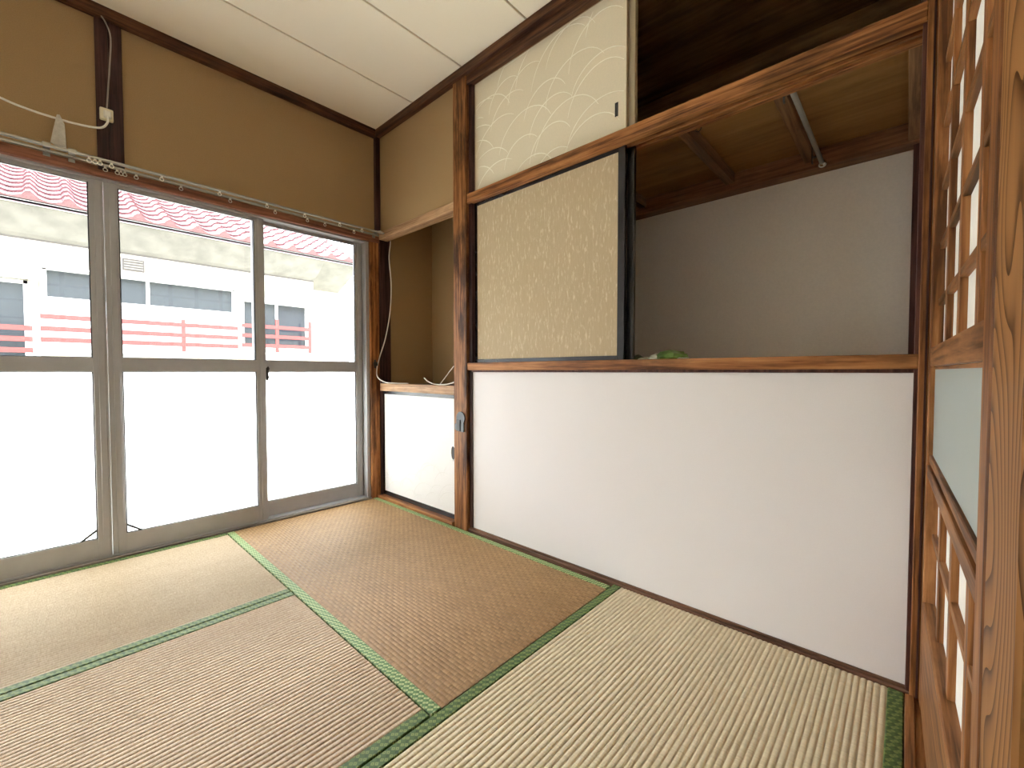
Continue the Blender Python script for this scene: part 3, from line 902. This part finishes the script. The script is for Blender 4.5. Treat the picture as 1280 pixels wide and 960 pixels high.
def lattice_door(name, s0, s1, d, label, stile_mat, sw_far, sw_near):
    """Sliding door in its own frame: local y along the leaf, local x away from the room."""
    sc_ = (s0 + s1) / 2
    hl = (s1 - s0) / 2
    loc = (CAMX - math.sin(ANG) * sc_ + math.cos(ANG) * d, CAMY + math.cos(ANG) * sc_ + math.sin(ANG) * d, 0.0)
    r = struct(empty(name, loc, ANG), label, 'door')
    th_ = 0.030
    z0, z1 = 0.003, 1.806
    box('stile', (0, th_, hl - sw_far, hl, z0, z1), stile_mat, r, local=True, bev=0.002)
    box('stile', (0, th_, -hl, -hl + sw_near, z0, z1), stile_mat, r, local=True, bev=0.002)
    a, c = -hl + sw_near - 0.002, hl - sw_far + 0.002
    box('top_rail', (0.001, th_ - 0.001, a, c, 1.74, z1), W_door_y, r, local=True)
    box('upper_rail', [(0.001, th_ - 0.001, a, c, 0.842, 0.886), (0.009, th_ - 0.002, a, c, 0.834, 0.842)], W_door_y, r, local=True)
    box('lower_rail', [(0.001, th_ - 0.001, a, c, 0.578, 0.606), (0.004, th_ - 0.002, a, c, 0.612, 0.630), (0.008, th_ - 0.002, a, c, 0.604, 0.613)], W_door_y, r, local=True)
    box('bottom_board', (0.0, th_ - 0.001, a, c, 0.02, 0.272), W_door_y, r, local=True, bev=0.003)
    box('bottom_rail', (0.002, th_ - 0.001, a, c, z0, 0.021), W_door_z, r, local=True)
    # lattice sits back from the face of the stiles
    lf, lb = 0.012, 0.022
    for (za, zb, hz) in ((0.885, 1.742, (0.985, 1.117, 1.253, 1.397, 1.545)), (0.271, 0.580, (0.425,))):
        box('backing_paper', (lb, lb + 0.002, a, c, za, zb), door_paper, r, local=True, bev=0)
        for sn in (1.236, 1.028, 0.82):
            yy = sn - 1.0525
            yy = yy * (2 * hl - sw_far - sw_near) / 0.77
            box('lattice_bar', (lf, lb + 0.001, yy, yy + 0.030, za - 0.001, zb + 0.001), W_door_z, r, local=True, bev=0.001)
        for zz in hz:
            box('lattice_bar', (lf + 0.0005, lb + 0.001, a, c, zz, zz + 0.016), W_door_y, r, local=True, bev=0.001)
    box('frosted_pane', (0.010, 0.014, a, c, 0.610, 0.845), door_glass, r, local=True, bev=0)
    return r


lattice_door('door_1', 0.620, 1.478, 0.0745, 'wooden lattice sliding door with frosted middle pane against the corner post', W_door_z, 0.050, 0.046)
lattice_door('door_2', -0.54, 0.364, 0.0445, 'wooden lattice sliding door with flame grained stile in front of the other leaf', W_ring, 0.080, 0.080)

# ================================================================== OUTSIDE
g = struct(box('ground_outside', (-30, 20, -20, 20, -0.72, -0.52), ground_mat, bev=0), 'mossy ground between the two houses', 'ground')
struct(box('wall_outer_shade', [(-0.16, -0.12, -6, -2.55, -0.55, 2.9), (-0.16, -0.12, -0.06, 5, -0.55, 2.9), (-0.16, -0.12, -2.55, -0.06, 1.70, 2.9), (-0.16, -0.12, -2.55, -0.06, -0.55, 0.0)], ext_mat, bev=0), 'unseen stucco outer wall around the window, built to shade the outdoors', 'wall')  # outer wall out of view, built large so it shades the outdoors
struct(box('roof_shade_slab', (-0.75, 4.2, -3.1, 5, 2.9, 3.0), ext_mat, bev=0), 'unseen flat roof slab over the room, its eave added to shade the outdoors', 'roof')  # roof out of view, put in so slab and eave cut off sky light

nh = tag(empty('neighbour_house', (-4.7, 0, -0.52)), 'cream house with red tiled roof seen through the window', 'house')
XW = -4.70
box('wall', (-7.5, XW, -6.0, 1.535, -0.52, 2.55), nb_wall, nh, bev=0)
box('recessed_wall', (-7.5, XW - 0.35, 1.535, 2.32, -0.52, 2.45), nb_wall, nh, bev=0)
# vertical siding boards
sd_bm = bmesh.new()
bm_box(sd_bm, -0.002, 0.008, 0.0, 0.086, 0, 2.84, bev=0)
sd_me = bpy.data.meshes.new('siding_board')
sd_bm.to_mesh(sd_me); sd_bm.free(); sd_me.materials.append(nb_wall)
yy = -2.9
while yy < 1.44:
    o = bpy.data.objects.new('siding_board', sd_me)
    link(o); o.parent = nh
    o.location = Vector((XW, yy, -0.52)) - nh.location
    yy += 0.092
# eave plaster cove, trim line, gutter, fascia
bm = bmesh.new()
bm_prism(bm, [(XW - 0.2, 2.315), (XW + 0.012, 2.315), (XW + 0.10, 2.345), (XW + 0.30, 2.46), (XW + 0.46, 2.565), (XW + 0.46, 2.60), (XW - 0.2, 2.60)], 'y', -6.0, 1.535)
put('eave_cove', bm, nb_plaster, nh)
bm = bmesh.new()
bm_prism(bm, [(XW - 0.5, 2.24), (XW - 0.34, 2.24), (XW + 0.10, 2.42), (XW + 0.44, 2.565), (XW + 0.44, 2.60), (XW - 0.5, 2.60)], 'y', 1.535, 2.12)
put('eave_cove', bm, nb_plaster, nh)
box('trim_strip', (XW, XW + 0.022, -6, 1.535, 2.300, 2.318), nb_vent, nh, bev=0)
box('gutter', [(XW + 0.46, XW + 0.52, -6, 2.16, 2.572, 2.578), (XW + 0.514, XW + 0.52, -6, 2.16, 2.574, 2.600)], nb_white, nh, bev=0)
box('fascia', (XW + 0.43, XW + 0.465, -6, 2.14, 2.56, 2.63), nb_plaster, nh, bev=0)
# roof deck and tiles
slope = math.atan(0.5)
XE, ZE = -4.20, 2.625
bm = bmesh.new()
bm_prism(bm, [(XE + 0.02, ZE - 0.03), (XE - 3.4, ZE - 0.03 + 1.71), (XE - 3.4, ZE - 0.2 + 1.71), (XE + 0.02, ZE - 0.06)], 'y', -6.0, 2.10)
put('roof_deck', bm, nb_tile, nh)
TW, TL = 0.287, 0.235
bm = bmesh.new()
prof = []
for i in range(11):
    t_ = i / 10
    if t_ < 0.36:
        z_ = 0.052 * math.sin(math.pi * t_ / 0.36)
    else:
        z_ = -0.026 * math.sin(math.pi * (t_ - 0.36) / 0.64)
    prof.append((t_ * TW, z_ + 0.03))
front = [bm.verts.new((0.0, y_, z_)) for y_, z_ in prof]
fbot = [bm.verts.new((0.0, y_, -0.012)) for y_, z_ in prof]
back = [bm.verts.new((-TL - 0.03, y_, z_ - 0.024)) for y_, z_ in prof]
for i in range(10):
    bm.faces.new((front[i], front[i + 1], back[i + 1], back[i]))
    bm.faces.new((fbot[i], fbot[i + 1], front[i + 1], front[i]))
bmesh.ops.recalc_face_normals(bm, faces=bm.faces[:])
tile_me = bpy.data.meshes.new('roof_tile')
bm.to_mesh(tile_me); bm.free(); tile_me.materials.append(nb_tile)
for p in tile_me.polygons:
    p.use_smooth = False
for r_ in range(14):
    for c_ in range(18):
        y_ = 2.11 - TW * (c_ + 1)
        o = bpy.data.objects.new('roof_tile', tile_me)
        link(o); o.parent = nh
        o.location = Vector((XE + 0.05 - r_ * TL * math.cos(slope), y_, ZE - 0.01 + r_ * TL * math.sin(slope))) - nh.location
        o.rotation_euler = (0, slope, 0)


def nb_window(y0, y1, ztop, zbot, panes, canopy, mullions=(), label='window_frame'):
    f = 0.035
    x = XW + 0.05
    bm = bmesh.new()
    bm_box(bm, XW, x, y0 - f * 1.6, y0, zbot, ztop + f)
    bm_box(bm, XW, x, y1, y1 + f * 1.6, zbot, ztop + f)
    bm_box(bm, XW, x, y0 - f, y1 + f, ztop, ztop + f)
    bm_box(bm, XW, x, y0 - f, y1 + f, zbot - f, zbot)
    for mm in mullions:
        bm_box(bm, XW, x - 0.01, mm - 0.018, mm + 0.018, zbot, ztop)
    w_ = put('window', bm, nb_white, nh)
    for (a, c, zb, zt, mt) in panes:
        box('pane', (XW + 0.006, XW + 0.022, a, c, zb, zt), mt, w_, bev=0)
    a, c, z = canopy
    bm = bmesh.new()
    bm_prism(bm, [(XW, z), (XW + 0.16, z - 0.03), (XW + 0.16, z - 0.055), (XW, z - 0.045)], 'y', a, c)
    put('canopy', bm, nb_white, w_)


nb_window(-2.9, -1.640, 1.80, 1.00, [(-2.9, -1.640, 1.00, 1.80, nb_glass)], (-3.1, -1.524, 1.90))
nb_window(-1.462, 0.36, 1.985, 1.08, [(-1.462, -0.596, 1.685, 1.985, nb_glass), (-0.558, 0.36, 1.685, 1.985, nb_glass), (-1.462, 0.36, 1.08, 1.685, nb_milk)], (-1.575, 0.497, 2.05), (-0.577,))
nb_window(0.51, 1.384, 1.86, 1.20, [(0.51, 0.940, 1.20, 1.86, nb_glass), (0.972, 1.384, 1.20, 1.86, nb_glass2)], (0.444, 1.489, 1.92), (0.956,))
vt = box('vent', (XW, XW + 0.035, -0.815, -0.604, 2.10, 2.245), nb_vent, nh, bev=0.004)
for k in range(4):
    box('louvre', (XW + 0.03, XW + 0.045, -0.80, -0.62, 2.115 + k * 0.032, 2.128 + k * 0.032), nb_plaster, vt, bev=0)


def railing(y0, y1, zs, posts, ztop, foot, foot_mat):
    x = XW + 0.22
    for k, z_ in enumerate(zs):
        box('railing_bar', (x - 0.012, x + 0.012, y0, y1, z_ - 0.027, z_ + 0.027), nb_red, nh, bev=0.002)
    box('railing_foot', (x - 0.02, x + 0.02, y0, y1, foot - 0.02, foot + 0.012), foot_mat, nh, bev=0.002)
    for p_ in posts:
        box('railing_post', (x - 0.014, x + 0.010, p_ - 0.022, p_ + 0.022, foot - 0.03, ztop), nb_red, nh, bev=0.002)
    for p_ in (y0 + 0.03, y1 - 0.03):
        box('railing_bracket', (XW, x, p_ - 0.01, p_ + 0.01, foot, foot + 0.03), nb_white, nh, bev=0)


railing(-3.0, -1.58, (1.300, 1.180, 1.060), (), 1.35, 0.96, nb_white)
box('railing_end_post', (XW + 0.20, XW + 0.25, -1.558, -1.522, 0.95, 1.45), nb_white, nh, bev=0.003)
railing(-1.52, 0.378, (1.440, 1.305, 1.183), (-0.247, -0.9), 1.515, 1.075, nb_white)
railing(0.428, 1.394, (1.492, 1.350, 1.208), (0.897, 1.383), 1.615, 1.10, nb_white)

print('objects', len(bpy.data.objects))
